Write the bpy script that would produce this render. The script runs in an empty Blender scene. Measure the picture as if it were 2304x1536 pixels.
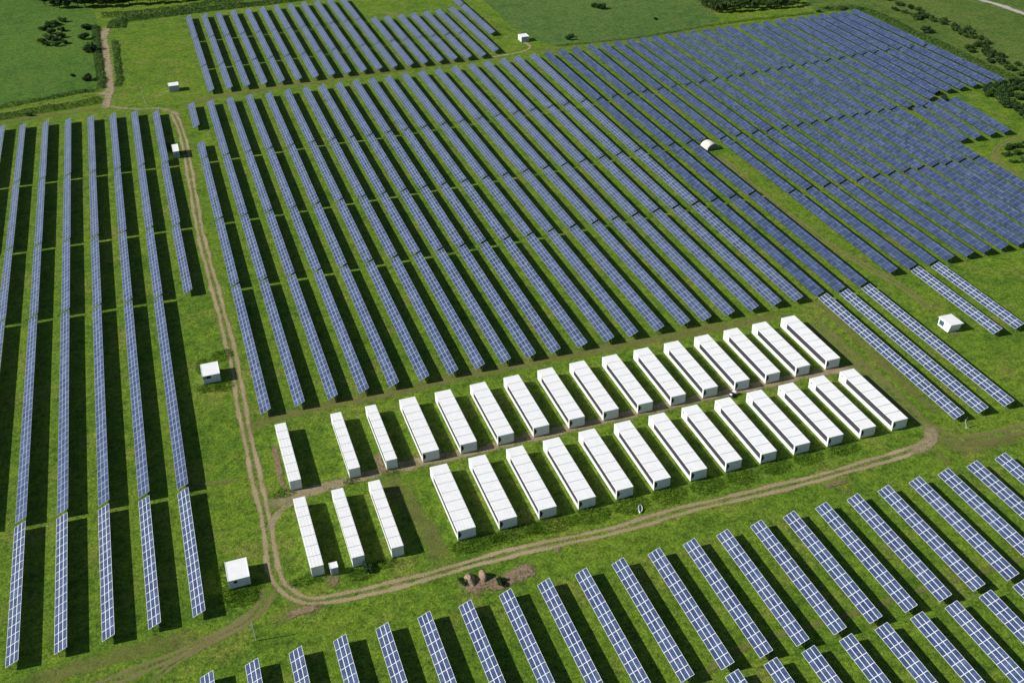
import bpy, bmesh, math, random
import numpy as np
from mathutils import Matrix, Vector
random.seed(7); RNG = np.random.default_rng(7)
scene = bpy.context.scene
COL = scene.collection
R = math.radians

# ------------------------------------------------------------------ camera
H = 160.0                       # metres above the field
FPX, YAW, PITCH, ROLL = 2379.92, R(18.2625), R(33.4107), R(-1.5358)
_fwd = np.array([math.sin(YAW)*math.cos(PITCH), math.cos(YAW)*math.cos(PITCH), -math.sin(PITCH)])
_r0 = np.array([math.cos(YAW), -math.sin(YAW), 0.0]); _u0 = np.cross(_r0, _fwd)
_rt = _r0*math.cos(ROLL)+_u0*math.sin(ROLL); _up = -_r0*math.sin(ROLL)+_u0*math.cos(ROLL)
cd = bpy.data.cameras.new('survey_camera'); cam = bpy.data.objects.new('survey_camera', cd); COL.objects.link(cam)
cd.sensor_fit = 'HORIZONTAL'; cd.sensor_width = 36.0; cd.lens = FPX/2304*36
cd.clip_start = 1.0; cd.clip_end = 9000
cam.matrix_world = Matrix(((_rt[0], _up[0], -_fwd[0], 0), (_rt[1], _up[1], -_fwd[1], 0), (_rt[2], _up[2], -_fwd[2], H), (0, 0, 0, 1)))
scene.camera = cam

# ------------------------------------------------------------------ world, sun, exposure
SUN = Vector((-1.5, 0.22, 1.0)).normalized()          # direction towards the sun
SEL = math.asin(SUN.z); SAZ = math.atan2(SUN.x, SUN.y)
w = bpy.data.worlds.new('World'); scene.world = w; w.use_nodes = True
nt = w.node_tree; sky = nt.nodes.new('ShaderNodeTexSky'); sky.sky_type = 'NISHITA'; sky.sun_disc = False
sky.sun_elevation = SEL; sky.sun_rotation = SAZ; sky.air_density = 1.0; sky.dust_density = 0.6
bg = nt.nodes['Background']; bg.inputs['Strength'].default_value = 0.06
nt.links.new(sky.outputs[0], bg.inputs['Color'])
sl = bpy.data.lights.new('sun', 'SUN'); sl.energy = 4.6; sl.angle = R(0.5); sl.color = (1.0, 0.965, 0.90)
so = bpy.data.objects.new('sun', sl); COL.objects.link(so)
so.rotation_euler = SUN.to_track_quat('Z', 'Y').to_euler(); so.location = (-300, 50, 300)
scene.view_settings.view_transform = 'Standard'; scene.view_settings.look = 'None'
scene.view_settings.exposure = 0.3; scene.view_settings.gamma = 1.0; scene.view_settings.use_curve_mapping = False

# ------------------------------------------------------------------ helpers
def site(px, py, z=0.0):
    """survey picture coordinate -> plan position on the level z"""
    d = (px-1152)/FPX*_rt-(py-768)/FPX*_up+_fwd
    t = (z-H)/d[2]
    return Vector((d[0]*t, d[1]*t, z))

class NT:
    def __init__(s, name):
        s.m = bpy.data.materials.new(name); s.m.use_nodes = True; s.t = s.m.node_tree
        s.b = s.t.nodes['Principled BSDF']; s.out = s.t.nodes['Material Output']
    def n(s, typ, **kw):
        nd = s.t.nodes.new(typ)
        for k, v in kw.items():
            if k.startswith('i_'):
                nd.inputs[int(k[2:])].default_value = v
            else: setattr(nd, k, v)
        return nd
    def l(s, a, b): s.t.links.new(a, b)
    def noise(s, vec, scale, detail=3.0, rough=0.55, lac=2.0):
        nd = s.n('ShaderNodeTexNoise'); nd.inputs['Scale'].default_value = scale
        nd.inputs['Detail'].default_value = detail; nd.inputs['Roughness'].default_value = rough
        if vec is not None: s.l(vec, nd.inputs['Vector'])
        return nd.outputs['Fac']
    def ramp(s, fac, stops):
        nd = s.n('ShaderNodeValToRGB'); e = nd.color_ramp.elements
        while len(e) < len(stops): e.new(0.5)
        for i, (p, c) in enumerate(stops):
            e[i].position = p; e[i].color = (*c, 1) if len(c) == 3 else c
        s.l(fac, nd.inputs['Fac']); return nd.outputs['Color']
    def mix(s, fac, a, b, mode='MIX'):
        nd = s.n('ShaderNodeMix', data_type='RGBA', blend_type=mode)
        for sock, v in ((nd.inputs['Factor'], fac), (nd.inputs['A'], a), (nd.inputs['B'], b)):
            if hasattr(v, 'links'): s.l(v, sock)
            elif isinstance(v, (int, float)): sock.default_value = v
            else: sock.default_value = (*v, 1)
        return nd.outputs['Result']
    def math(s, op, a, b=None, c=None, clamp=False):
        nd = s.n('ShaderNodeMath', operation=op, use_clamp=clamp)
        for i, v in enumerate((a, b, c)):
            if v is None: continue
            if hasattr(v, 'links'): s.l(v, nd.inputs[i])
            else: nd.inputs[i].default_value = v
        return nd.outputs[0]
    def sstep(s, v, lo, hi):
        nd = s.n('ShaderNodeMapRange', interpolation_type='SMOOTHSTEP'); s.l(v, nd.inputs[0])
        nd.inputs[1].default_value = lo; nd.inputs[2].default_value = hi
        return nd.outputs[0]
    def bump(s, h, strength, dist):
        nd = s.n('ShaderNodeBump'); nd.inputs['Strength'].default_value = strength
        nd.inputs['Distance'].default_value = dist; s.l(h, nd.inputs['Height'])
        s.l(nd.outputs[0], s.b.inputs['Normal'])
    def set(s, col=None, rough=0.6, metal=0.0, spec=0.5):
        if col is not None:
            if hasattr(col, 'links'): s.l(col, s.b.inputs['Base Color'])
            else: s.b.inputs['Base Color'].default_value = (*col, 1)
        s.b.inputs['Roughness'].default_value = rough; s.b.inputs['Metallic'].default_value = metal
        s.b.inputs['Specular IOR Level'].default_value = spec
        return s.m

def plain(name, col, rough=0.6, metal=0.0, var=0.08, scale=1.5, spec=0.4):
    k = NT(name); g = k.n('ShaderNodeNewGeometry').outputs['Position']
    f = k.noise(g, scale, 5.0, 0.65)
    lo = tuple(c*(1-var*2) for c in col); hi = tuple(min(1, c*(1+var)) for c in col)
    return k.set(k.ramp(f, [(0.3, lo), (0.65, hi)]), rough, metal, spec)

class MB:
    """collects geometry into one mesh"""
    def __init__(s): s.v = []; s.f = []; s.mi = []
    def box(s, x0, x1, y0, y1, z0, z1, mi=0):
        i = len(s.v)
        s.v += [(x0, y0, z0), (x1, y0, z0), (x1, y1, z0), (x0, y1, z0), (x0, y0, z1), (x1, y0, z1), (x1, y1, z1), (x0, y1, z1)]
        for q in ((0, 3, 2, 1), (4, 5, 6, 7), (0, 1, 5, 4), (1, 2, 6, 5), (2, 3, 7, 6), (3, 0, 4, 7)):
            s.f.append(tuple(i+k for k in q)); s.mi.append(mi)
        return s
    def hexa(s, pts, mi=0):                       # eight corners, bottom four then top four
        i = len(s.v); s.v += [tuple(p) for p in pts]
        for q in ((0, 3, 2, 1), (4, 5, 6, 7), (0, 1, 5, 4), (1, 2, 6, 5), (2, 3, 7, 6), (3, 0, 4, 7)):
            s.f.append(tuple(i+k for k in q)); s.mi.append(mi)
        return s
    def tube(s, a, b, r0, r1=None, n=8, mi=0):
        r1 = r0 if r1 is None else r1; a = Vector(a); b = Vector(b); d = (b-a).normalized()
        x = d.orthogonal().normalized(); y = d.cross(x); i = len(s.v)
        for p, r in ((a, r0), (b, r1)):
            for k in range(n):
                t = 2*math.pi*k/n; s.v.append(tuple(p+x*math.cos(t)*r+y*math.sin(t)*r))
        for k in range(n):
            s.f.append((i+k, i+(k+1) % n, i+n+(k+1) % n, i+n+k)); s.mi.append(mi)
        s.f.append(tuple(i+n-1-k for k in range(n))); s.mi.append(mi); s.f.append(tuple(i+n+k for k in range(n))); s.mi.append(mi)
        return s
    def prism(s, prof, y0, y1, mi=0):             # outline in x,z extruded along y (outline anticlockwise seen from -y)
        i = len(s.v); n = len(prof)
        s.v += [(x, y0, z) for x, z in prof]+[(x, y1, z) for x, z in prof]
        s.f.append(tuple(range(i, i+n))); s.mi.append(mi); s.f.append(tuple(i+n+n-1-k for k in range(n))); s.mi.append(mi)
        for k in range(n):
            j = (k+1) % n; s.f.append((i+j, i+k, i+n+k, i+n+j)); s.mi.append(mi)
        return s
    def mesh(s, name, mats, smooth=False, bevel=0):
        me = bpy.data.meshes.new(name); me.from_pydata(s.v, [], s.f)
        for m in (mats if isinstance(mats, (list, tuple)) else [mats]): me.materials.append(m)
        me.polygons.foreach_set('material_index', s.mi)
        if smooth: me.polygons.foreach_set('use_smooth', [True]*len(s.f))
        if bevel:
            bm = bmesh.new(); bm.from_mesh(me)
            bmesh.ops.bevel(bm, geom=bm.edges[:], offset=bevel, segments=2, affect='EDGES', clamp_overlap=True)
            bm.to_mesh(me); bm.free()
        me.update(); return me

def obj(name, me, parent=None, loc=None, rot=None):
    o = bpy.data.objects.new(name, me); COL.objects.link(o)
    if parent is not None: o.parent = parent
    if loc is not None: o.location = loc
    if rot is not None: o.rotation_euler = rot
    return o
def tag(o, label, cat, group=None, kind=None):
    o['label'] = label; o['category'] = cat
    if group: o['group'] = group
    if kind: o['kind'] = kind
    return o
def thing(name, label, cat, loc=(0, 0, 0), rz=0.0, group=None):
    o = bpy.data.objects.new(name, None); COL.objects.link(o); o.location = loc; o.rotation_euler = (0, 0, rz)
    o.empty_display_size = 0.5
    return tag(o, label, cat, group)
def copy_tree(o, parent=None):
    c = o.copy(); COL.objects.link(c)
    if parent is not None: c.parent = parent
    for ch in list(o.children): copy_tree(ch, c)
    return c

# ------------------------------------------------------------------ ground materials
def grass(name, dark, mid, light, dry, dryamt=0.5, big=0.02, rough_h=0.35, stripes=False):
    k = NT(name); g = k.n('ShaderNodeNewGeometry').outputs['Position']
    n1 = k.noise(g, big, 4.0, 0.6); n2 = k.noise(g, 0.16, 8.0, 0.74); n3 = k.noise(g, 1.7, 4.0, 0.7)
    n4 = k.noise(g, 5.5, 2.0, 0.6); n5 = k.noise(g, 0.09, 3.0, 0.6)
    base = k.ramp(n2, [(0.34, dark), (0.50, mid), (0.66, light)])
    n6 = k.noise(g, 0.55, 6.0, 0.78)
    base = k.mix(k.math('MULTIPLY', k.sstep(n1, 0.38, 0.68), 0.55), base, light)
    base = k.mix(k.math('MULTIPLY', k.sstep(n5, 0.5, 0.72), dryamt), base, dry)
    f = k.ramp(n3, [(0.28, (0.34, 0.36, 0.34)), (0.5, (0.95, 0.95, 0.95)), (0.7, (1.5, 1.45, 1.3))])
    base = k.mix(1.0, base, f, 'MULTIPLY')
    base = k.mix(0.8, base, k.ramp(n6, [(0.36, (0.36, 0.42, 0.40)), (0.5, (1, 1, 1)), (0.64, (1.5, 1.42, 1.3))]), 'MULTIPLY')
    f2 = k.ramp(n4, [(0.3, (0.55, 0.58, 0.55)), (0.7, (1.45, 1.4, 1.35))])
    base = k.mix(0.85, base, f2, 'MULTIPLY')
    h = k.math('ADD', k.math('MULTIPLY', n3, 0.7), k.math('MULTIPLY', n4, 0.5))
    k.bump(h, 0.9, rough_h)
    return k.set(base, 0.9, 0.0, 0.12)

M_GRASS = grass('field_grass', (0.062, 0.130, 0.012), (0.108, 0.200, 0.017), (0.160, 0.245, 0.022), (0.215, 0.225, 0.050), 0.6)
M_MEADOW = grass('meadow_grass', (0.046, 0.112, 0.018), (0.076, 0.170, 0.024), (0.112, 0.212, 0.028), (0.135, 0.20, 0.036), 0.5, 0.012, 0.5)
M_PASTURE = grass('pasture_grass', (0.052, 0.110, 0.024), (0.082, 0.162, 0.034), (0.118, 0.20, 0.044), (0.145, 0.18, 0.055), 0.6, 0.012, 0.4)
M_ROUGH = grass('rough_grass', (0.052, 0.105, 0.020), (0.086, 0.158, 0.026), (0.140, 0.20, 0.040), (0.18, 0.20, 0.06), 0.6, 0.015, 0.5)
M_VERGE = grass('verge_grass', (0.026, 0.060, 0.014), (0.042, 0.090, 0.018), (0.060, 0.110, 0.022), (0.08, 0.11, 0.03), 0.3, 0.02, 0.6)

def dirt(name, c0, c1, c2, ruts=False, strength=1.0):
    k = NT(name); g = k.n('ShaderNodeNewGeometry').outputs['Position']
    a = k.n('ShaderNodeAttribute', attribute_name='side').outputs['Fac']     # -1..1 across the track
    wv = k.n('ShaderNodeAttribute', attribute_name='wear').outputs['Fac']    # along the track
    n1 = k.noise(g, 0.35, 5.0, 0.65); n2 = k.noise(g, 2.6, 4.0, 0.7); n3 = k.noise(g, 0.12, 2.0)
    ab = k.math('ABSOLUTE', a)
    if ruts:
        d = k.math('ABSOLUTE', k.math('SUBTRACT', ab, 0.42))
        prof = k.math('SUBTRACT', 1.0, k.sstep(d, 0.02, 0.40))
        prof = k.math('ADD', prof, k.math('MULTIPLY', k.math('SUBTRACT', 1.0, k.sstep(ab, 0.3, 0.95)), 0.36))
    else:
        prof = k.math('SUBTRACT', 1.0, k.sstep(ab, 0.35, 1.0))
    m = k.math('ADD', k.math('MULTIPLY', prof, 1.25), k.math('MULTIPLY', k.math('SUBTRACT', n1, 0.5), 2.6))
    m = k.math('ADD', m, k.math('MULTIPLY', k.math('SUBTRACT', n2, 0.5), 1.8))
    m = k.math('MULTIPLY', k.sstep(m, 0.30, 1.45), k.math('MULTIPLY', wv, strength), clamp=True)
    edge = k.math('SUBTRACT', 1.0, k.sstep(ab, 0.8, 1.0)); m = k.math('MULTIPLY', m, edge)
    col = k.ramp(n2, [(0.28, c0), (0.5, c1), (0.72, c2)])
    col = k.mix(k.math('MULTIPLY', k.sstep(n3, 0.4, 0.7), 0.4), col, c2)
    k.bump(n2, 0.6, 0.12); k.set(col, 0.95, 0, 0.1)
    tr = k.n('ShaderNodeBsdfTransparent'); mx = k.n('ShaderNodeMixShader')
    k.l(m, mx.inputs[0]); k.l(tr.outputs[0], mx.inputs[1]); k.l(k.b.outputs[0], mx.inputs[2]); k.l(mx.outputs[0], k.out.inputs['Surface'])
    return k.m
M_TRACK = dirt('track_soil', (0.16, 0.135, 0.055), (0.29, 0.24, 0.125), (0.42, 0.35, 0.21), True)
M_LANE = dirt('lane_soil', (0.18, 0.15, 0.07), (0.30, 0.245, 0.14), (0.42, 0.35, 0.22), False)
M_FAINT = dirt('worn_grass', (0.13, 0.14, 0.035), (0.20, 0.19, 0.06), (0.29, 0.25, 0.11), False, 0.6)
M_FRUT = dirt('faint_ruts', (0.16, 0.15, 0.05), (0.24, 0.21, 0.085), (0.33, 0.28, 0.14), True, 0.7)
M_SOIL = dirt('bare_soil_patch', (0.12, 0.085, 0.05), (0.22, 0.16, 0.10), (0.33, 0.25, 0.16), False, 1.2)
M_ROAD = dirt('gravel_road', (0.30, 0.27, 0.23), (0.40, 0.37, 0.32), (0.48, 0.44, 0.39), False, 1.6)

def sheet(name, pts, mat, z):
    me = bpy.data.meshes.new(name); me.from_pydata([(p[0], p[1], z) for p in pts], [], [tuple(range(len(pts)))])
    me.materials.append(mat); me.update()
    o = obj(name, me); o['kind'] = 'structure'
    if me.polygons[0].normal.z < 0: me.flip_normals()
    return o
sheet('ground', [(-4000, -2500), (4500, -2500), (4500, 6500), (-4000, 6500)], M_GRASS, 0.0)
def P(*a): return [site(x, y) for x, y in a]
sheet('meadow', [Vector((-330, 760, 0))]+P((-260, 270), (0, 236), (110, 224), (196, 208), (222, 190), (222, 70), (214, 30))+[Vector((-60, 760, 0))], M_MEADOW, 0.006)
sheet('pasture', P((1075, -10), (1168, 72), (1246, 106), (1420, 88), (1560, 66), (1622, 44), (1560, -10)), M_PASTURE, 0.006)
sheet('heath', [*P((1830, 26), (1925, 24), (2040, 70), (2180, 135), (2304, 205)), Vector((560, 330, 0)), Vector((760, 560, 0)), Vector((430, 620, 0)), *P((1800, -20))], M_ROUGH, 0.006)

_layer = [0.012]
def smooth_line(pts, step=1.5):
    p = [Vector((q[0], q[1], 0)) for q in pts]; out = []
    ext = [p[0]*2-p[1]]+p+[p[-1]*2-p[-2]]
    for i in range(1, len(ext)-2):
        a, b, c, d = ext[i-1:i+3]; n = max(2, int((c-b).length/step))
        for k in range(n):
            t = k/n
            out.append(0.5*((2*b)+(c-a)*t+(2*a-5*b+4*c-d)*t*t+(3*b-a-3*c+d)*t**3))
    out.append(p[-1]); return out
def track(name, px, width, mat, fade=4.0, wear=1.0, plan=False):
    line = smooth_line(px if plan else [site(x, y) for x, y in px])
    n = len(line); z = _layer[0]; _layer[0] += 0.005
    v = []; side = []; wr = []; f = []; K = 8; acc = [0.0]
    for i in range(1, n): acc.append(acc[-1]+(line[i]-line[i-1]).length)
    for i, c in enumerate(line):
        t = (line[min(n-1, i+1)]-line[max(0, i-1)]).normalized(); s = Vector((t.y, -t.x, 0))
        wob = 1+0.12*math.sin(acc[i]*0.21)+0.08*math.sin(acc[i]*0.57+1)
        e = min(1.0, acc[i]/fade+0.0, (acc[-1]-acc[i])/fade+0.0) if fade else 1.0
        for k in range(K+1):
            a = k/K*2-1; v.append(tuple(c+s*a*width*0.5*wob)[:2]+(z,)); side.append(a); wr.append(wear*e)
    for i in range(n-1):
        for k in range(K):
            a = i*(K+1)+k; f.append((a, a+1, a+K+2, a+K+1))
    me = bpy.data.meshes.new(name); me.from_pydata(v, [], f); me.materials.append(mat)
    at = me.attributes.new('side', 'FLOAT', 'POINT'); at.data.foreach_set('value', side)
    at = me.attributes.new('wear', 'FLOAT', 'POINT'); at.data.foreach_set('value', wr)
    me.update(); o = obj(name, me); o['kind'] = 'structure'
    if me.polygons[0].normal.z < 0: me.flip_normals()
    return o

# farm tracks and paths
track('dirt_track', [(388, 252), (402, 280), (414, 318), (424, 372), (436, 440), (450, 520), (468, 592), (490, 672), (511, 752), (530, 830), (541, 900), (552, 960), (566, 1024), (578, 1085), (592, 1140), (602, 1190), (608, 1235), (616, 1285), (642, 1325), (690, 1350), (760, 1344), (860, 1322), (968, 1294), (1068, 1265), (1168, 1239), (1268, 1217), (1368, 1196), (1452, 1172), (1536, 1147), (1636, 1124), (1736, 1100), (1836, 1076), (1936, 1047), (2010, 1026), (2062, 1008), (2096, 988)], 4.6, M_TRACK, 3)
track('dirt_track', [(590, 1146), (640, 1122), (720, 1098), (830, 1068), (930, 1042), (1060, 1016), (1150, 994), (1250, 970), (1400, 936), (1500, 912), (1600, 890), (1700, 868), (1850, 838), (1945, 826)], 5.2, M_LANE, 6, 0.9)
track('path', [(604, 1196), (616, 1168), (640, 1142), (680, 1118)], 2.6, M_LANE, 2, 0.8)
track('path', [(540, 985), (600, 945), (680, 925), (780, 902), (900, 880), (1050, 845), (1250, 805), (1450, 768), (1650, 730), (1780, 704)], 6.0, M_FAINT, 8, 0.85)
track('path', [(612, 1310), (590, 1362), (540, 1404), (470, 1438), (400, 1472), (320, 1504), (230, 1540), (120, 1580)], 4.4, M_FRUT, 4, 0.85)
track('path', [(470, 1418), (400, 1440), (330, 1458), (240, 1480), (130, 1515), (20, 1555)], 6.5, M_FAINT, 8, 0.7)
track('path', [(600, 1350), (560, 1395), (500, 1428), (440, 1462), (380, 1500), (330, 1545)], 3.0, M_FRUT, 4, 0.8)
track('path', [(690, 1355), (640, 1385), (590, 1412)], 5.0, M_FAINT, 5, 0.6)
track('dirt_track', [(238, 236), (262, 242), (310, 246), (355, 244), (388, 252), (404, 262)], 3.2, M_LANE, 2, 0.8)
track('path', [(400, 240), (500, 216), (650, 192), (800, 171), (950, 150), (1050, 136), (1130, 124)], 6.5, M_FAINT, 8, 0.9)
track('path', [(1080, 133), (1150, 122), (1183, 114), (1192, 106), (1184, 98), (1170, 90)], 2.4, M_LANE, 3, 1.0)
track('path', [(1190, 112), (1240, 112), (1300, 104), (1420, 92), (1560, 70), (1700, 52)], 3.5, M_FAINT, 6, 0.8)
track('gravel_lane', [(238, 62), (234, 88), (238, 116), (243, 150), (247, 182), (246, 208), (240, 228), (236, 246)], 6.0, M_LANE, 2, 1.0)
track('gravel_lane', [(216, 214), (232, 211), (248, 206)], 5.0, M_LANE, 2, 1.0)
track('path', [(-20, 279), (60, 267), (140, 256), (200, 248), (238, 243)], 5.0, M_FAINT, 4, 0.95)
track('path', [(1606, 346), (1655, 382), (1705, 428), (1780, 486), (1850, 540), (1905, 574), (1960, 606), (2015, 636), (2060, 668), (2096, 700)], 4.0, M_FRUT, 5, 0.9)
track('path', [(2330, 308), (2280, 314), (2250, 328), (2240, 348), (2256, 372), (2304, 398), (2340, 412)], 3.4, M_FRUT, 4, 0.8)
track('gravel_road', [(2150, -22), (2195, -3), (2248, 12), (2304, 32), (2360, 54)], 5.5, M_ROAD, 0, 1.0)
track('dirt_track', [(1822, 712), (1856, 748), (1905, 792), (1955, 838), (2005, 884), (2052, 928), (2090, 962), (2140, 985), (2210, 988), (2304, 962), (2360, 940)], 6.0, M_FRUT, 6, 0.7)
track('path', [(2088, 952), (2098, 978), (2082, 1002), (2040, 1018)], 4.5, M_LANE, 3, 0.9)
track('path', [(2100, 1000), (2160, 1004), (2230, 998), (2310, 982)], 6.0, M_FAINT, 5, 0.8)
track('path', [(1560, 1530), (1690, 1448), (1860, 1398), (2020, 1345), (2160, 1300), (2320, 1250)], 2.2, M_FAINT, 6, 0.85)
track('path', [(858, 1058), (900, 1110), (950, 1170), (985, 1240), (1000, 1285)], 7.0, M_FAINT, 6, 0.75)
track('path', [(400, 1092), (470, 1088), (550, 1078)], 1.6, M_FAINT, 3, 0.9)
track('path', [(2090, 1004), (2120, 1030), (2150, 1052)], 2.5, M_FAINT, 3, 0.8)
track('path', [(1840, 670), (1900, 735), (1990, 822), (2080, 905), (2120, 940)], 4.5, M_FAINT, 6, 0.75)
# bare earth
track('bare_soil', [(1052, 1322), (1082, 1314), (1120, 1312), (1160, 1296), (1206, 1274)], 5.0, M_SOIL, 2, 1.0)
track('bare_soil', [(1040, 1300), (1060, 1318), (1090, 1336)], 4.6, M_SOIL, 2, 0.9)
track('bare_soil', [(640, 1392), (680, 1374), (730, 1362)], 2.6, M_SOIL, 2, 1.0)
track('bare_soil', [(752, 1292), (746, 1325)], 3.4, M_SOIL, 1.2, 0.9)
track('bare_soil', [(1244, 1238), (1262, 1238)], 2.4, M_SOIL, 1, 1.0)
track('bare_soil', [(1845, 1096), (1875, 1090), (1908, 1080)], 2.0, M_SOIL, 2, 0.7)
track('bare_soil', [(615, 1000), (625, 1040), (634, 1085), (650, 1105)], 2.0, M_SOIL, 2, 0.7)
track('bare_soil', [(845, 1020), (862, 1064)], 2.2, M_SOIL, 1.5, 0.8)
track('bare_soil', [(660, 1150), (668, 1160)], 2.5, M_SOIL, 1.5, 0.8)
track('bare_soil', [(2132, 742), (2160, 758)], 2.5, M_SOIL, 1.5, 0.6)

# ------------------------------------------------------------------ solar tables
W_T, TILT, ZLO = 2.86, R(25), 1.20
CT, ST = math.cos(TILT), math.sin(TILT)
MODL, MODW = 2.46, W_T/3
M_ALU = plain('aluminium_frame', (0.80, 0.81, 0.83), 0.45, 0.0, 0.04, 3.0)
M_STEEL = plain('galvanised_steel', (0.34, 0.35, 0.36), 0.5, 0.6, 0.1, 2.0)
def glass_mat(name, grid, dark=False):
    k = NT(name); g = k.n('ShaderNodeNewGeometry').outputs['Position']
    oi = k.n('ShaderNodeObjectInfo').outputs['Random']
    n1 = k.noise(g, 0.8, 4.0, 0.7); n2 = k.noise(g, 5.0, 3.0, 0.7)
    cell = k.ramp(n1, [(0.25, (0.024, 0.044, 0.108)), (0.5, (0.044, 0.070, 0.152)), (0.75, (0.100, 0.132, 0.225))])
    if not grid:
        cell = k.mix(1.0, cell, k.ramp(oi, [(0.0, (0.80, 0.82, 0.86)), (1.0, (1.22, 1.18, 1.10))]), 'MULTIPLY')
        cell = k.mix(0.5, cell, k.ramp(n2, [(0.3, (0.8, 0.8, 0.82)), (0.7, (1.2, 1.2, 1.15))]), 'MULTIPLY')
        return k.set(cell, 0.28, 0.0, 0.5)
    uv = k.n('ShaderNodeUVMap', uv_map='modules').outputs[0]
    sp = k.n('ShaderNodeSeparateXYZ'); k.l(uv, sp.inputs[0])
    wn = k.n('ShaderNodeTexWhiteNoise', noise_dimensions='3D')
    fl = k.n('ShaderNodeVectorMath', operation='FLOOR'); k.l(uv, fl.inputs[0])
    ad = k.n('ShaderNodeVectorMath', operation='ADD'); k.l(fl.outputs[0], ad.inputs[0])
    cmb = k.n('ShaderNodeCombineXYZ'); k.l(k.math('MULTIPLY', oi, 777.0), cmb.inputs[2]); k.l(cmb.outputs[0], ad.inputs[1])
    k.l(ad.outputs[0], wn.inputs['Vector'])
    cell = k.mix(0.8, cell, k.ramp(wn.outputs['Value'], [(0.0, (0.66, 0.68, 0.72)), (0.55, (1.0, 1.0, 1.0)), (1.0, (1.45, 1.38, 1.25))]), 'MULTIPLY')
    cell = k.mix(0.6, cell, k.ramp(n2, [(0.3, (0.7, 0.7, 0.75)), (0.7, (1.35, 1.3, 1.2))]), 'MULTIPLY')
    def line(ch, hw):
        f = k.math('FRACT', sp.outputs[ch]); d = k.math('ABSOLUTE', k.math('SUBTRACT', f, 0.5))
        return k.sstep(d, 0.5-hw*1.4, 0.5-hw*0.6)
    if dark:                                                       # dark gap lines between the modules along the row
        col = k.mix(k.math('MULTIPLY', line(1, 0.028), 0.35), cell, (0.45, 0.48, 0.55))
        col = k.mix(k.math('MULTIPLY', line(0, 0.075), 0.85), col, (0.012, 0.018, 0.035))
    else:
        ln = k.math('MAXIMUM', line(0, 0.050), line(1, 0.026))
        col = k.mix(k.math('MULTIPLY', ln, 0.6), cell, (0.60, 0.63, 0.70))
    return k.set(col, 0.30, 0.0, 0.5)
M_GLASS = glass_mat('photovoltaic_glass', False)
M_ARRAY = glass_mat('photovoltaic_array', True)
M_ARRAYD = glass_mat('dark_joint_array', True, True)

# one solar module: frame and glass, lying in the tilted plane (x up the slope, y along the row)
def module_mesh():
    b = MB(); L, Wm, e = MODL-0.014, MODW-0.010, 0.052
    b.box(0.005, 0.005+Wm, 0.007, 0.007+e, 0, 0.045, 0); b.box(0.005, 0.005+Wm, 0.007+L-e, 0.007+L, 0, 0.045, 0)
    b.box(0.005, 0.005+e, 0.007+e, 0.007+L-e, 0, 0.045, 0); b.box(0.005+Wm-e, 0.005+Wm, 0.007+e, 0.007+L-e, 0, 0.045, 0)
    b.box(0.005+e, 0.005+Wm-e, 0.007+e, 0.007+L-e, 0.008, 0.037, 1)
    return b.mesh('solar_module', [M_ALU, M_GLASS])
ME_MOD = module_mesh()
_arr = {}
def array_mesh(L, dark):
    key = (round(L, 1), dark)
    if key in _arr: return _arr[key]
    n = max(1, round(L/MODL)); me = bpy.data.meshes.new('panel_array')
    b = MB().box(0, W_T, 0, L, 0, 0.045, 0)
    me = b.mesh('panel_array', [M_ARRAYD if dark else M_ARRAY, M_STEEL])
    uvl = me.uv_layers.new(name='modules')
    for p in me.polygons:
        for li in p.loop_indices:
            v = me.vertices[me.loops[li].vertex_index].co
            uvl.data[li].uv = (v.x/MODW, v.y/L*n)
        if p.normal.z < -0.5: p.material_index = 1
    _arr[key] = me; return me
_sup = {}
def support_mesh(L, posts=True):
    key = (round(L, 1), posts)
    if key in _sup: return _sup[key]
    b = MB()
    for s in (0.16, 0.5, 0.84):                                   # purlins under the modules
        x, z = W_T*s*CT, ZLO+W_T*s*ST-0.09; b.box(x-0.03, x+0.03, 0.05, L-0.05, z-0.05, z+0.03)
    n = max(2, round(L/4.9)+1)
    for i in range(n):
        y = 0.35+(L-0.7)*i/(n-1)
        xa, xb = W_T*0.12*CT, W_T*0.88*CT                         # inclined rafter
        za, zb = ZLO+W_T*0.12*ST-0.15, ZLO+W_T*0.88*ST-0.15
        b.hexa([(xa, y-.04, za-.08), (xb, y-.04, zb-.08), (xb, y+.04, zb-.08), (xa, y+.04, za-.08), (xa, y-.04, za), (xb, y-.04, zb), (xb, y+.04, zb), (xa, y+.04, za)])
        if posts:
            for s in (0.28, 0.76): b.box(W_T*s*CT-.05, W_T*s*CT+.05, y-.05, y+.05, -0.2, ZLO+W_T*s*ST-0.15)
    me = b.mesh('support_frame', M_STEEL); _sup[key] = me; return me
def post_mesh(s):
    b = MB(); zt = ZLO+W_T*s*ST-0.20; b.box(-.06, .06, -.05, .05, -0.2, zt); b.box(-.09, .09, -.08, .08, -0.02, 0.03)
    if s > .5: b.tube((0, 0, zt*0.45), (-0.55, 0, zt-0.32), 0.03, 0.03, 6)
    return b.mesh('post', M_STEEL)
ME_POST = {s: post_mesh(s) for s in (0.28, 0.76)}
NTAB = [0]
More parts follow.
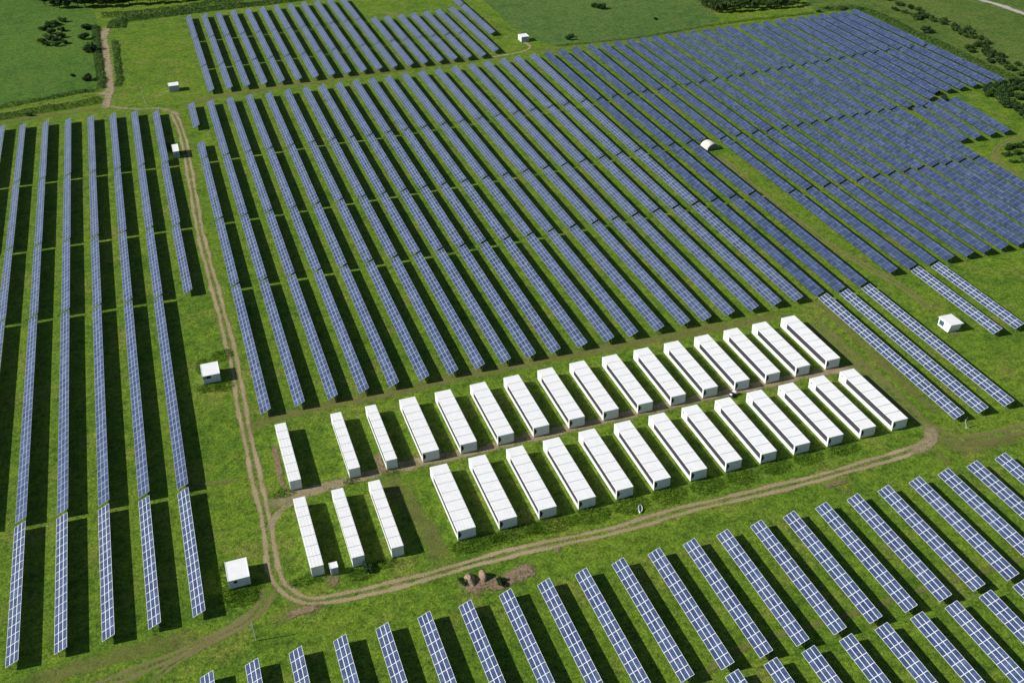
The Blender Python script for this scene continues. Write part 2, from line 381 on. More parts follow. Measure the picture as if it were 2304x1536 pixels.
def solar_table(u0, v0, u1, v1, label, group, near=False, ws=1.0, dark=False):
    """low edge runs from (u0,v0) near the camera to (u1,v1) away from it"""
    L = math.hypot(u1-u0, v1-v0); rz = -math.atan2(u1-u0, v1-v0)
    jz = random.uniform(-0.05, 0.05)
    t = thing('solar_table', label, 'solar panel table', (u0, v0, jz), rz, group); NTAB[0] += 1
    tl = (0, -TILT, 0)
    if near:
        n = max(1, round(L/MODL)); st = L/n
        for i in range(n):
            for j in range(3):
                o = obj('solar_module', ME_MOD, t, (MODW*j*CT, st*i, ZLO+MODW*j*ST), tl); o.scale = (1, st/MODL, 1)
        obj('support_frame', support_mesh(L, False), t)
        np_ = max(2, round(L/4.9)+1)
        for i in range(np_):
            for s in (0.28, 0.76): obj('post', ME_POST[s], t, (W_T*s*CT, 0.35+(L-0.7)*i/(np_-1), 0))
    else:
        o = obj('panel_array', array_mesh(L, dark), t, (0, 0, ZLO), tl); o.scale = (ws, L/round(L, 1), 1)
        obj('support_frame', support_mesh(L), t).scale = (ws, 1, 1+(ws-1)*0.5)
    return t
def ordw(n):
    ones = ['', 'first', 'second', 'third', 'fourth', 'fifth', 'sixth', 'seventh', 'eighth', 'ninth', 'tenth', 'eleventh', 'twelfth', 'thirteenth', 'fourteenth', 'fifteenth', 'sixteenth', 'seventeenth', 'eighteenth', 'nineteenth']
    if n < 20: return ones[n]
    tens = {2: ('twenty', 'twentieth'), 3: ('thirty', 'thirtieth'), 4: ('forty', 'fortieth')}[n//10]
    return tens[1] if n % 10 == 0 else tens[0]+'-'+ones[n % 10]
GAP = 0.62
def place_row(fu, bounds, lab, group, near=()):
    """bounds: list of (v_near, v_far) per table"""
    for i, (a, b) in enumerate(bounds):
        solar_table(fu(a), a, fu(b), b, lab(i), group, i in near)
def split(bs): return [(bs[i]+(GAP if i else 0), bs[i+1]-(GAP if i < len(bs)-2 else 0)) for i in range(len(bs)-1)]

# left block, rows from the left edge of the picture to the track
gL = 'solar tables in the left block beside the dirt track'
posL = ['nearest the camera', 'second from near end', 'middle one of five', 'fourth from near end', 'at far end']
rows_l = [(-66.8, 3), (-58.9, 0), (-50.2, 0), (-41.5, 0), (-32.75, 0), (-24.1, 0), (-15.6, 0)]
for ri, (u, first) in enumerate(rows_l):
    base = [157.9, 197.4, 287.6, 334.3, 388.5, 446.8]; kk = [-.01, .035, .055, .045, .05, .085]
    bs = split([b+k*(-15.6-u) for b, k in zip(base, kk)])
    for i in range(first, 5):
        if ri == 1 and i == 0: continue                           # wholly outside the frame
        a, b = bs[i]
        solar_table(u, a, u-0.1, b, 'solar table, %s row from left in the left block, %s' % (ordw(ri+1), posL[i]), gL, i == 0)
bs = split([287.7, 333.7, 387.8, 443.9])
for i, (a, b) in enumerate(bs):
    solar_table(-7.0, a, -7.3, b, 'blue solar table in the short row along the track, %s' % ['at its near end', 'its middle table', 'at its far end'][i], gL)

# main field
gM = 'solar tables in the main field behind the white containers'
ROWF = [(6.76, .0045), (14.92, .0012), (23.19, .0002), (31.2, .0002), (39.24, .0017), (47.25, .0016), (55.15, .0023), (62.28, .0011), (69.6, .0019), (76.83, .0039), (83.89, .0044), (91.45, .0028), (99.2, .0021), (106.59, .0046), (114.3, .0033), (122.08, .002), (129.44, .0089), (136.8, .0097), (144.51, .0105), (151.64, .0091), (159.17, .0132), (166.3, .0129), (173.37, .0132), (180.55, .0104), (186.37, .0273), (194.26, .019), (200.99, .019), (208.01, .0179), (214.35, .017), (221.09, .0138), (227.83, .0178), (234.17, .0172), (240.53, .0172), (246.67, .025), (253.03, .0273), (258.79, .0294), (265.08, .0398), (271.1, .0411), (278.4, .030), (285.3, .032), (292.2, .030), (297.92, .0331), (304.18, .0311), (310.87, .0261), (317.59, .0219), (324.72, .0096), (331.58, .0092)]
ip = lambda x, xs, ys: float(np.interp(x, xs, ys))
def vtop(u): return ip(u, [0, 120, 190, 320, 335], [447.3, 448.3, 452.6, 451.6, 452])
def vga(u): return ip(u, [0, 55, 65, 115, 195, 240, 300, 318, 335], [386.6, 386.2, 385, 385, 388, 389.8, 393.5, 393.6, 392.4])
def vgb(u): return ip(u, [0, 100, 125, 170, 195, 272, 285], [333.0, 330.7, 330.7, 333, 331.2, 332.2, 331.5])
def vgc(u): return ip(u, [0, 50, 100, 150, 182, 190, 300], [286.6, 285.7, 284.3, 285, 284.9, 281.1, 280.8])
def vbot(u): return ip(u, [0, 100, 180, 190, 300], [220.0, 219.1, 219.2, 222.5, 222.2])
for i, (a0, k0) in enumerate(ROWF):
    m = i+1; fu = (lambda v, a0=a0, k0=k0: a0+k0*(v-330)); u = a0
    T, A, B, C, D = vtop(u), vga(u), vgb(u), vgc(u), vbot(u)
    if m == 1: segs = [(D, C-GAP), (C+GAP, B-GAP), (B+GAP, A-GAP), (A+GAP, 402.8), (420.3, T)]
    elif m <= 21: segs = split([D, C, B, A, T])
    elif m <= 24: segs = split([157.9, D-0.4, C, B, A, T])
    elif m == 25: segs = split([332.5, A, T])
    elif m == 26: segs = split([D+0.4, C, B, A, T])
    elif m <= 33: segs = split([185.2, D, C, B, A, T])
    elif m <= 36: segs = split([D, C, B, A, T])
    elif m <= 38: segs = split([D+12, C, B, A, T])
    elif m <= 41: segs = split([{39: 331.8, 40: 331.5, 41: 336.5}[m], A, T])
    else: segs = split([341.3+0.3*(m-44)*0.5, A, T])
    for j, (a, b) in enumerate(segs):
        if a < 200 and m > 28: continue                            # outside the frame
        if m >= 33 and b < 300 and fu(a) > 246: pass
        near = (m in (22, 23, 24) and j == 0) or (m in (27, 28) and j == 0)
        jj = j-(1 if (m in (22, 23, 24) or 27 <= m <= 33) else 0)
        if m > 33 and m <= 38: jj = j
        nm = {22: 'left one of the three long tables right of the white containers', 23: 'middle one of the three long tables right of the white containers', 24: 'right one of the three long tables right of the white containers'}
        if near and m <= 24: lab = 'blue solar table, '+nm[m]
        elif near: lab = 'blue solar table beside the white trailer, '+('nearer the trailer' if m == 27 else 'one row farther from the trailer')
        elif m == 25: lab = 'blue solar table in the row ending at the domed shelter, '+['near half', 'far half'][j]
        elif m == 1 and j == 4: lab = 'very short blue solar table standing alone at the far end beside the track'
        else:
            tot = len(segs)-(1 if (22 <= m <= 24 or 27 <= m <= 33) else 0)
            lab = 'blue solar table, row %s from left of main field, %s' % (ordw(m), 'far end' if j == len(segs)-1 else '%s from near end' % ordw(jj+1))
        solar_table(fu(a), a, fu(b), b, lab, gM, near, ip(u, [150, 200, 245], [1.0, 1.04, 1.08]), m > 21)
gS = 'four solar tables set apart at the right edge of the main field'
for n, (ut, vt, ub, vb) in enumerate([(279.9, 330.6, 275.7, 296.3), (286.6, 333.4, 282.1, 296.3), (292.8, 333.4, 289.3, 296.7), (299.1, 332.6, 295.7, 296.7)]):
    solar_table(ub, vb, ut, vt, 'blue solar table, %s of the four set apart at the right edge' % ['leftmost', 'second from left', 'third from left', 'rightmost'][n], gS, False, 1.08, True)

# upper block beyond the crosswise path
gT = 'solar tables in the far block beyond the crosswise path'
TU = [17.0, 24.85, 32.3, 39.8, 47.4, 54.9, 62.4, 69.7, 76.9, 84.0, 91.1, 98.1, 105.6, 112.3, 119.5, 126.2, 133.0, 139.8, 147.4, 154.3]
for i, u in enumerate(TU):
    g1, g2 = ip(u, [17, 75, 105, 135, 154], [538, 536, 537.4, 536.5, 540.5]), ip(u, [17, 70, 105, 112, 140], [494.6, 493.9, 496, 496.4, 495])
    bs = split([ip(u, [17, 100, 140], [460, 459, 458.4]), g2, g1, 579.0])
    if i == 18: bs = [(462.6, g1-GAP), bs[2]]
    if i == 19: bs = [(488.8, g1-GAP), bs[2]]
    for j, (a, b) in enumerate(bs):
        if j == len(bs)-1 and u > 100 and u < 150: continue        # beyond the top of the frame
        solar_table(u, a, u, b, 'pale blue solar table, row %s from left of the far block, %s' % (ordw(i+1), 'far end' if j == len(bs)-1 else 'near end' if j == 0 else 'middle'), gT)

# near block at the bottom right
gB = 'solar tables in the near block at the bottom right'
for i, u in enumerate([-15.7, -7.4, 0.8, 9.3, 17.6, 26.0, 34.4, 42.8, 51.0, 59.1, 67.3, 75.5, 83.6, 91.4, 99.5, 107.5, 115.5, 123.5, 131.4, 139.6, 147.3, 155.1, 162.9]):
    solar_table(u, 110.8, u, 142.4, 'blue solar table with white module frames, %s from left in the upper bottom row' % ordw(i+1), gB, True)
for i, u in enumerate([75.4, 83.4, 91.4, 99.5, 107.4, 115.4, 123.4, 131.4, 139.5]):
    solar_table(u, 77.6, u, 109.2, 'blue solar table with white module frames, %s from left in the lowest row' % ordw(i+1), gB, True)

# ------------------------------------------------------------------ white containers
M_WHITE = plain('white_painted_steel', (0.80, 0.80, 0.79), 0.5, 0.0, 0.035, 0.9)
M_ROOFW = plain('white_roof_sheet', (0.82, 0.82, 0.81), 0.55, 0.0, 0.03, 0.7)
M_DOORSHADE = plain('shaded_white_door', (0.66, 0.69, 0.71), 0.5, 0.0, 0.06, 1.5)  # white end wall greyed and cooled, its shade put into the colour
M_DARK = plain('dark_louvre', (0.060, 0.062, 0.075), 0.5, 0.2, 0.2, 4.0)
M_FIN = plain('grey_fin', (0.16, 0.16, 0.19), 0.45, 0.3, 0.2, 5.0)
M_BLACK = plain('black_vent', (0.012, 0.014, 0.018), 0.6)
M_CONC = plain('concrete', (0.42, 0.40, 0.36), 0.9, 0, 0.12, 1.2)
M_SEAM = plain('roof_seam', (0.25, 0.25, 0.25), 0.8)
CL, CH = 22.30, 2.88
def container_parts(W):
    ps = {}
    g0, g1 = 0.45, CL-3.0                 # grille from the front corner to the end of the first bay
    zb, zt = 1.18, 2.72
    b = MB()                              # shell: four walls with the grille opening left in the left wall
    b.box(0.0, 0.14, 0.06, CL, 0.16, zb); b.box(0.0, 0.14, 0.06, CL, zt, CH-0.10)
    b.box(0.0, 0.14, 0.06, g0, zb, zt); b.box(0.0, 0.14, g1, CL, zb, zt)
    b.box(W-0.14, W, 0.06, CL, 0.16, CH-0.10); b.box(0.14, W-0.14, CL-0.14, CL, 0.16, CH-0.10)
    b.box(0.14, W-0.14, 0.20, CL-0.14, 0.16, 0.24)
    for y in np.arange(1.2, CL, 0.62):    # wall ribs
        b.box(W, W+0.03, y, y+0.20, 0.3, CH-0.2)
    ps['shell'] = b.mesh('shell', M_WHITE)
    b = MB().box(0.05, W-0.05, 0.12, CL-0.1, -0.1, 0.16); ps['plinth'] = b.mesh('plinth', M_CONC)
    n = 7; st = CL/n; rp = []
    for i in range(n):
        b = MB(); y0, y1 = st*i+(0.06 if i else -0.03), st*(i+1)-(0.06 if i < n-1 else -0.03)
        hx = 0.035
        b.hexa([(-0.05, y0, CH-0.10), (W+0.05, y0, CH-0.10), (W+0.05, y1, CH-0.10), (-0.05, y1, CH-0.10), (-0.02, y0, CH-0.01), (W+0.02, y0, CH-0.01), (W+0.02, y1, CH-0.01), (-0.02, y1, CH-0.01)])
        for x in np.linspace(0.25, W-0.25, max(3, int(W/0.6))):   # raised ribs in the sheet
            b.box(x-0.05, x+0.05, y0+0.10, y1-0.10, CH-0.01, CH+0.012)
        rp.append(b.mesh('roof_panel', M_ROOFW, False))
    ps['roof_panel'] = rp
    ps['roof_seam'] = [MB().box(-0.01, W+0.01, st*i-0.059, st*i+0.059, CH-0.12, CH-0.07).mesh('roof_seam', M_SEAM) for i in range(1, n)]
    b = MB().box(0.10, 0.13, g0, g1, zb, zt, 0)
    for y in np.arange(g0+0.1, g1-0.05, 0.42): b.box(0.02, 0.10, y, y+0.07, zb, zt, 1)
    for z in (zb+0.5, zb+1.05): b.box(0.04, 0.10, g0, g1, z, z+0.05, 1)
    ps['grille'] = b.mesh('grille', [M_DARK, M_FIN])
    b = MB()                              # front end wall with rounded lower corners
    prof = [(0.30, 0.20), (W-0.45, 0.20), (W-0.20, 0.38), (W-0.05, 0.75), (W-0.03, CH-0.12), (0.02, CH-0.12), (0.02, 0.20)]
    b.prism(prof, 0.0, 0.10); ps['end_door'] = b.mesh('end_door', M_DOORSHADE)
    b = MB(); b.box(0.0, 0.16, -0.03, 0.06, 0.16, CH-0.11); ps['corner_post'] = b.mesh('corner_post', M_WHITE)
    b = MB(); c = []
    rx, rz_, z0 = 0.62 if W > 3 else 0.40, 0.78, 1.72
    c = [(0.19, z0-rz_)]+[(0.19+rx*math.cos(a), z0+rz_*math.sin(a)) for a in np.linspace(-1.45, 1.45, 12)]+[(0.19, z0+rz_)]
    b.prism(c, -0.035, 0.0); ps['side_vent'] = b.mesh('side_vent', M_BLACK)
    b = MB(); b.tube((-0.06, CL-1.1, 2.2), (0.02, CL-1.1, 2.2), 0.20, 0.20, 10); ps['socket'] = b.mesh('socket', M_BLACK)
    return ps
CP = {True: container_parts(4.06), False: container_parts(2.61)}
def container(wide, x, y, label, group, socket=False):
    ps = CP[wide]; t = thing('container', label, 'container', (x, y, 0.0), random.uniform(-.002, .002), group)
    obj('plinth', ps['plinth'], t); sh = obj('shell', ps['shell'], t); obj('grille', ps['grille'], sh)
    for me in ps['roof_panel']: obj('roof_panel', me, t)
    for me in ps['roof_seam']: obj('roof_seam', me, t)
    d = obj('end_door', ps['end_door'], t)
    if wide: obj('side_vent', ps['side_vent'], d)
    obj('corner_post', ps['corner_post'], t)
    if socket: obj('socket', ps['socket'], sh)
    return t
UX = [.2475, .3051, .3631, .4194, .4770, .5331, .5899, .6463, .7022, .7581, .8136, .8687, .9246]
UY = [1.1816, 1.1803, 1.18, 1.1795, 1.1795, 1.1791, 1.177, 1.1768, 1.1769, 1.1763, 1.1766, 1.1766, 1.1764]
LX = [.2491, .3075, .3649, .4223, .4793, .5363, .5932, .6492, .7052, .7606, .8164, .8721, .9271]
LY = [1.0077, 1.0074, 1.0078, 1.007, 1.0075, 1.007, 1.0063, 1.0066, 1.0057, 1.0056, 1.0048, 1.0043, 1.0034]
def lbl(i, row): return 'wide white container with dark side grille, %s from left in the %s row' % (ordw(i+1), row)
for i in range(13):
    container(True, UX[i]*H, UY[i]*H, lbl(i, 'back'), 'wide white containers in two rows', False)
    container(True, LX[i]*H, LY[i]*H, lbl(i, 'front'), 'wide white containers in two rows', i >= 7)
for (x, y, lab) in [(.0547, 1.1874, 'leftmost in the back row'), (.1391, 1.1835, 'middle of the three in the back row'), (.1938, 1.1833, 'next to the wide ones in the back row'),
                    (.0536, 1.0095, 'leftmost in the front row'), (.1069, 1.0083, 'middle of the three in the front row'), (.1589, 1.0075, 'next to the gap in the front row')]:
    container(False, x*H, y*H, 'narrow white container, '+lab, 'narrow white containers at the left')

# ------------------------------------------------------------------ huts and small things
M_HUTW = plain('white_hut_panel', (0.78, 0.79, 0.80), 0.55, 0, 0.05, 1.5)
M_HUTSHADE = plain('hut_front_shade', (0.60, 0.66, 0.72), 0.5, 0, 0.08, 2.0)  # bluish shade of the hut fronts painted into the colour
M_LOUV = plain('grey_blue_louvre', (0.20, 0.24, 0.29), 0.45, 0.3, 0.25, 6.0)
M_GLZ = plain('dark_window', (0.02, 0.028, 0.04), 0.15)
def hut(x0, x1, y0, y1, h, label, style):
    t = thing('utility_hut', label, 'hut', ((x0+x1)/2, (y0+y1)/2, 0)); w, d = (x1-x0)/2, (y1-y0)/2
    obj('plinth', MB().box(-w+.15, w-.15, -d+.15, d-.1, -0.1, 0.22).mesh('plinth', M_CONC), t)
    b = MB().box(-w, w, -d, d, 0.22, h-0.12); body = obj('body', b.mesh('body', M_HUTW, bevel=0.03), t)
    b = MB().box(-w-.06, w+.06, -d-.10, d+.06, h-0.12, h)
    b.box(-w-.06, -w+.08, -d-.10, d+.06, h, h+.05); b.box(w-.10, w+.06, -d-.10, d+.06, h, h+.06)
    obj('roof', b.mesh('roof', M_ROOFW), t)
    if style in ('window', 'hatch'):
        obj('shaded_front', MB().box(-w+.04, w-.04, -d-.02, -d, 0.26, h-0.14).mesh('shaded_front', M_HUTSHADE), body)  # thin sheet over the front wall, carrying its shade as colour
        if style == 'window':
            obj('door', MB().box(-0.15, w-.15, -d-.045, -d-.021, 0.3, h-0.25).mesh('door', M_HUTSHADE), body)
            wd = obj('window', MB().box(-w*0.58, -w*0.05, -d-.05, -d-.021, h-1.05, h-0.22).mesh('window', M_GLZ), body)
            obj('louvre', MB().box(-w+.08, -w*0.62, -d-.05, -d-.021, h-1.0, h-0.30).mesh('louvre', M_LOUV), body)
        else:
            obj('window', MB().box(-w*0.5, -w*0.18, -d-.05, -d-.021, h-1.0, h-0.4).mesh('window', M_BLACK), body)
    else:
        b = MB().box(-w+.06, w-.06, -d-.02, -d, 0.3, h-0.2, 0)
        for z in np.arange(0.38, h-0.25, 0.16): b.box(-w+.10, -0.05, -d-.06, -d-.02, z, z+0.07, 1); b.box(0.05, w-.10, -d-.06, -d-.02, z, z+0.07, 1)
        obj('louvre_door', b.mesh('louvre_door', [M_LOUV, M_HUTSHADE]), body)
    return t
hut(-7.95, -3.6, 164.0, 169.6, 2.55, 'white flat-roofed hut beside the track, nearest the bottom left corner', 'hatch')
hut(-5.95, -1.5, 239.8, 245.6, 2.7, 'white hut with small dark window, alone on grass left of the track', 'window')
hut(1.1, 5.4, 470.0, 474.4, 2.75, 'white-roofed hut with grey louvred front left of the far block', 'louvre')
hut(-2.3, -0.1, 394.7, 401.9, 2.9, 'narrow white-roofed kiosk with blue louvred front beside the track', 'louvre')
hut(165.4, 169.3, 474.5, 479.3, 2.6, 'white cabin at the end of a short path right of the far block', 'louvre')
hut(12.35, 13.95, 160.7, 162.3, 2.1, 'small grey switch cabinet in the shadow between two narrow containers', 'louvre')

# white trailer with a dark window in its left side
t = thing('caravan', 'white caravan-like trailer with dark side window beside the right-hand tables', 'trailer', (190.6, 193.6, 0))
b = MB().hexa([(-2.1, -2.2, 0.15), (1.5, -2.2, 0.15), (1.5, 2.1, 0.15), (-2.1, 2.1, 0.15), (-1.55, -2.35, 2.45), (2.1, -2.5, 2.45), (2.1, 2.4, 2.45), (-1.75, 2.4, 2.45)])
body = obj('body', b.mesh('body', M_HUTW, bevel=0.05), t)
b = MB().hexa([(-1.75, -2.55, 2.45), (2.4, -2.7, 2.40), (2.4, 2.6, 2.40), (-1.9, 2.6, 2.45), (-1.7, -2.5, 2.62), (2.35, -2.65, 2.50), (2.35, 2.55, 2.50), (-1.85, 2.55, 2.62)])
obj('roof', b.mesh('roof', M_ROOFW), t)
def lerp(a, b, s): return a+(b-a)*s
def side_pt(y, z):                                                # on the leaning left wall
    s = (z-0.15)/2.3; x = lerp(-2.1, lerp(-1.55, -1.75, (y+2.35)/4.75), s); return x
pts = []
for off in (-0.04, 0.01):
    for y, z in ((0.1, 0.75), (1.75, 0.75), (1.75, 2.05), (0.1, 2.05)): pts.append((side_pt(y, z)+off, y, z))
obj('window', MB().hexa(pts).mesh('window', plain('teal_window', (0.05, 0.11, 0.14), 0.2)), body)
b = MB().box(-1.6, 1.2, -2.30, -2.24, 0.3, 1.9); obj('end_panel', b.mesh('end_panel', M_HUTSHADE), body)
for x in (-1.2, 0.9):
    obj('wheel', MB().tube((x-.12, -0.3, 0.12), (x+.12, -0.3, 0.12), 0.33, 0.33, 14).mesh('wheel', M_BLACK), t)

# domed shelter with a pale arched roof
t = thing('domed_shelter', 'low shelter with pale arched roof where a solar row ends, beside the path', 'shelter', (188.6, 327.6, 0), R(8))
n = 14; prof = [(2.6*math.cos(a), 0.15+2.35*math.sin(a)**0.85) for a in np.linspace(0.0001, math.pi-0.0001, n)]
b = MB(); i0 = 0
for y in (-1.6, 3.0): b.v += [(x, y, z) for x, z in prof]
for k in range(n-1): b.f.append((k, k+1, n+k+1, n+k)); b.mi.append(0)
inner = [(2.5*math.cos(a), 0.13+2.25*math.sin(a)**0.85) for a in np.linspace(0.0001, math.pi-0.0001, n)]
for y in (-1.6, 3.0): b.v += [(x, y, z) for x, z in inner]
for k in range(n-1): b.f.append((2*n+k, 3*n+k, 3*n+k+1, 2*n+k+1)); b.mi.append(0)
for k in range(n-1): b.f.append((k, 2*n+k, 2*n+k+1, k+1)); b.mi.append(0); b.f.append((n+k, n+k+1, 3*n+k+1, 3*n+k)); b.mi.append(0)
obj('arched_roof', b.mesh('arched_roof', plain('pale_tarpaulin', (0.74, 0.70, 0.60), 0.7, 0, 0.1, 1.2), True), t)
b = MB(); b.prism([(x*0.95, z*0.97) for x, z in prof], -1.45, -1.38, 0)
for x in np.arange(-2.2, 2.2, 0.4): b.box(x, x+0.1, -1.52, -1.46, 0.1, 0.9+1.1*(1-(x/2.5)**2), 1)
obj('end_wall', b.mesh('end_wall', [plain('grey_sheet', (0.24, 0.25, 0.25), 0.6, 0.2, 0.25, 3), M_STEEL]), t)

# small quad vehicle on the path between the container rows
t = thing('quad_bike', 'small dark quad bike with white load parked on the path between container rows', 'quad bike', (119.9, 186.6, 0), R(-62))
M_TYRE = plain('tyre_rubber', (0.02, 0.02, 0.022), 0.85); M_BODYB = plain('dark_blue_body', (0.05, 0.06, 0.09), 0.35)
obj('body', MB().box(-.38, .38, -.85, .85, .38, .72).mesh('body', M_BODYB, bevel=.06), t)
obj('seat', MB().box(-.2, .2, -.35, .3, .74, .92).mesh('seat', M_BLACK, bevel=.05), t)
obj('load', MB().box(-.5, .5, .45, 1.05, .80, 1.2).box(-.45, .3, -1.0, -.5, .8, 1.05).mesh('load', M_HUTW, bevel=.06), t)
obj('handlebar', MB().tube((-.4, .42, 1.05), (.4, .42, 1.05), .03).tube((0, .42, .7), (0, .42, 1.05), .03).mesh('handlebar', M_STEEL), t)
for x in (-.48, .48):
    for y in (-.62, .62): obj('wheel', MB().tube((x-.12, y, .3), (x+.12, y, .3), .3, .3, 14).mesh('wheel', M_TYRE), t)

# white boat-shaped trough
b = MB(); prof = []
S = [(-1.0, .04), (-.7, .26), (-.2, .42), (.35, .42), (.75, .28), (1.0, .05)]
for y, wd in S: b.v += [(-wd, y, .42), (-wd*.7, y, .02), (wd*.7, y, .02), (wd, y, .42), (wd*.55, y, .40), (-wd*.55, y, .40)]
for i in range(len(S)-1):
    for k in (0, 1, 2, 3, 5): a = i*6; b.f.append((a+k, a+(k+1) % 6, a+6+(k+1) % 6, a+6+k)); b.mi.append(0)
    b.f.append((i*6+4, i*6+5, i*6+11, i*6+10)); b.mi.append(1)
t = obj('white_trough', b.mesh('white_trough', [M_HUTW, M_DARK]), None, (80.3, 156.6, 0.02), (0, R(12), R(-24)))
t.scale = (1.25, 1.25, 1.1); tag(t, 'small white boat-shaped trough lying in the grass by the long track', 'trough')

# posts and poles
t = thing('utility_pole', 'grey pole with a short side arm standing beside the forking tracks', 'pole', (-4.63, 148.76, 0))
M_POLE = plain('weathered_pole', (0.46, 0.45, 0.45), 0.7, 0, 0.15, 2)
obj('mast', MB().tube((0, 0, -.3), (-.15, .2, 5.1), .10, .07, 10).mesh('mast', M_POLE), t)
obj('side_arm', MB().tube((-.1, .13, 3.9), (-.95, -.15, 3.5), .04, .03, 8).mesh('side_arm', M_POLE), t)
t = thing('thin_pole', 'thin pale leaning pole in the grass left of the louvred hut', 'pole', (-9.6, 460.1, 0))
obj('mast', MB().tube((0, 0, -.3), (-.5, .3, 7.4), .11, .08, 8).mesh('mast', M_POLE), t)
obj('base', MB().box(-.25, .25, -.25, .25, -.1, .15).mesh('base', M_CONC), t)
t = thing('signal_mast', 'short grey leaning mast at the near end of the three long tables', 'mast', (166.1, 155.4, 0), R(8))
obj('mast', MB().hexa([(-.14, -.10, -.2), (.14, -.10, -.2), (.14, .10, -.2), (-.14, .10, -.2), (-.85, .35, 2.3), (-.55, .35, 2.3), (-.55, .55, 2.3), (-.85, .55, 2.3)]).mesh('mast', M_POLE), t)
obj('bracket', MB().tube((-.6, .45, 2.0), (.2, .75, 2.6), .03, .03, 6).mesh('bracket', M_STEEL), t)
obj('base', MB().box(-.35, .35, -.3, .3, -.1, .12).mesh('base', M_CONC), t)

# boulders on the bare patch
def boulder(label, loc, s, rz, mat, seed):
    bm = bmesh.new(); bmesh.ops.create_icosphere(bm, subdivisions=3, radius=1)
    rr = random.Random(seed)
    dirs = [(Vector((rr.uniform(-1, 1), rr.uniform(-1, 1), rr.uniform(-.4, 1))).normalized(), rr.uniform(.62, .85)) for _ in range(12)]
    for v in bm.verts:
        for d, c in dirs:
            e = v.co.dot(d)
            if e > c: v.co -= d*(e-c)*0.85
        v.co += Vector((rr.uniform(-1, 1), rr.uniform(-1, 1), rr.uniform(-1, 1)))*0.02
    me = bpy.data.meshes.new('boulder'); bm.to_mesh(me); bm.free(); me.materials.append(mat)
    o = obj('boulder', me, None, loc, (0, 0, rz)); o.scale = s; return tag(o, label, 'boulder')
boulder('pinkish boulder casting a black shadow on the bare patch', (41.7, 149.3, 0.5), (0.9, 1.5, 1.35), R(8), plain('pink_stone', (0.30, 0.20, 0.14), 0.9, 0, .2, 1.8), 3)
boulder('low tan mound of stone left of the pinkish boulder', (38.9, 149.4, 0.35), (1.3, 1.9, 1.25), R(5), plain('tan_stone', (0.29, 0.23, 0.15), 0.95, 0, .25, 2.4), 5)

# ------------------------------------------------------------------ vegetation
def leaf_mat(name, cols, tr=0.4):
    k = NT(name); ge = k.n('ShaderNodeNewGeometry'); rnd = ge.outputs['Random Per Island']
    n = k.noise(ge.outputs['Position'], 0.35, 3.0)
    f = k.math('ADD', k.math('MULTIPLY', rnd, 0.6), k.math('MULTIPLY', n, 0.4))
    c = k.ramp(f, [(0.15, cols[0]), (0.5, cols[1]), (0.85, cols[2])])
    k.set(c, 0.75, 0, 0.2)
    tl = k.n('ShaderNodeBsdfTranslucent'); k.l(c, tl.inputs[0]); mx = k.n('ShaderNodeMixShader'); mx.inputs[0].default_value = tr
    k.l(k.b.outputs[0], mx.inputs[1]); k.l(tl.outputs[0], mx.inputs[2]); k.l(mx.outputs[0], k.out.inputs['Surface'])
    return k.m
M_LEAFD = leaf_mat('dark_leaves', [(0.032, 0.072, 0.022), (0.052, 0.104, 0.030), (0.080, 0.140, 0.040)])
M_LEAFM = leaf_mat('mid_leaves', [(0.044, 0.092, 0.022), (0.070, 0.135, 0.030), (0.105, 0.175, 0.042)])
M_LEAFL = leaf_mat('pale_leaves', [(0.058, 0.112, 0.024), (0.090, 0.160, 0.036), (0.14, 0.20, 0.055)])
M_REED = leaf_mat('tall_weeds', [(0.046, 0.105, 0.018), (0.074, 0.150, 0.026), (0.115, 0.19, 0.038)])
M_TALL = leaf_mat('tall_grass_blades', [(0.050, 0.125, 0.010), (0.085, 0.185, 0.014), (0.13, 0.22, 0.022)])
M_BARK = plain('bark', (0.09, 0.07, 0.05), 0.95, 0, .3, 3)

def quads_mesh(name, c, size, up=0.0, mat=None, blade=False, rng=RNG):
    """c: N x 3 centres, size: N; one small four-cornered leaf (clump) each"""
    n = len(c); d = rng.normal(size=(n, 3)); d /= np.linalg.norm(d, axis=1)[:, None]
    if blade:
        ang = rng.uniform(0, 2*np.pi, n); a = np.stack([np.cos(ang), np.sin(ang), np.zeros(n)], 1)
        b = np.stack([rng.normal(0, .35, n), rng.normal(0, .35, n), np.ones(n)], 1)
        sa = size[:, None]*0.16; sb = size[:, None]
        v = np.stack([c-a*sa, c+a*sa, c+a*sa*.25+b*sb, c-a*sa*.25+b*sb], 1)
    else:
        d[:, 2] = np.abs(d[:, 2])+up; d /= np.linalg.norm(d, axis=1)[:, None]
        t = rng.normal(size=(n, 3)); a = np.cross(d, t); a /= np.linalg.norm(a, axis=1)[:, None]; b = np.cross(d, a)
        s = size[:, None]*0.5; e = rng.uniform(.55, 1.0, (n, 1))
        v = np.stack([c-a*s, c-b*s*e, c+a*s, c+b*s*e], 1)
    v = v.reshape(-1, 3); me = bpy.data.meshes.new(name)
    me.vertices.add(len(v)); me.vertices.foreach_set('co', v.astype(np.float32).ravel())
    me.loops.add(4*n); me.loops.foreach_set('vertex_index', np.arange(4*n, dtype=np.int32))
    me.polygons.add(n); me.polygons.foreach_set('loop_start', np.arange(0, 4*n, 4, dtype=np.int32))
    me.polygons.foreach_set('loop_total', np.full(n, 4, np.int32))
    me.materials.append(mat); me.update(calc_edges=True); me.validate(); return me

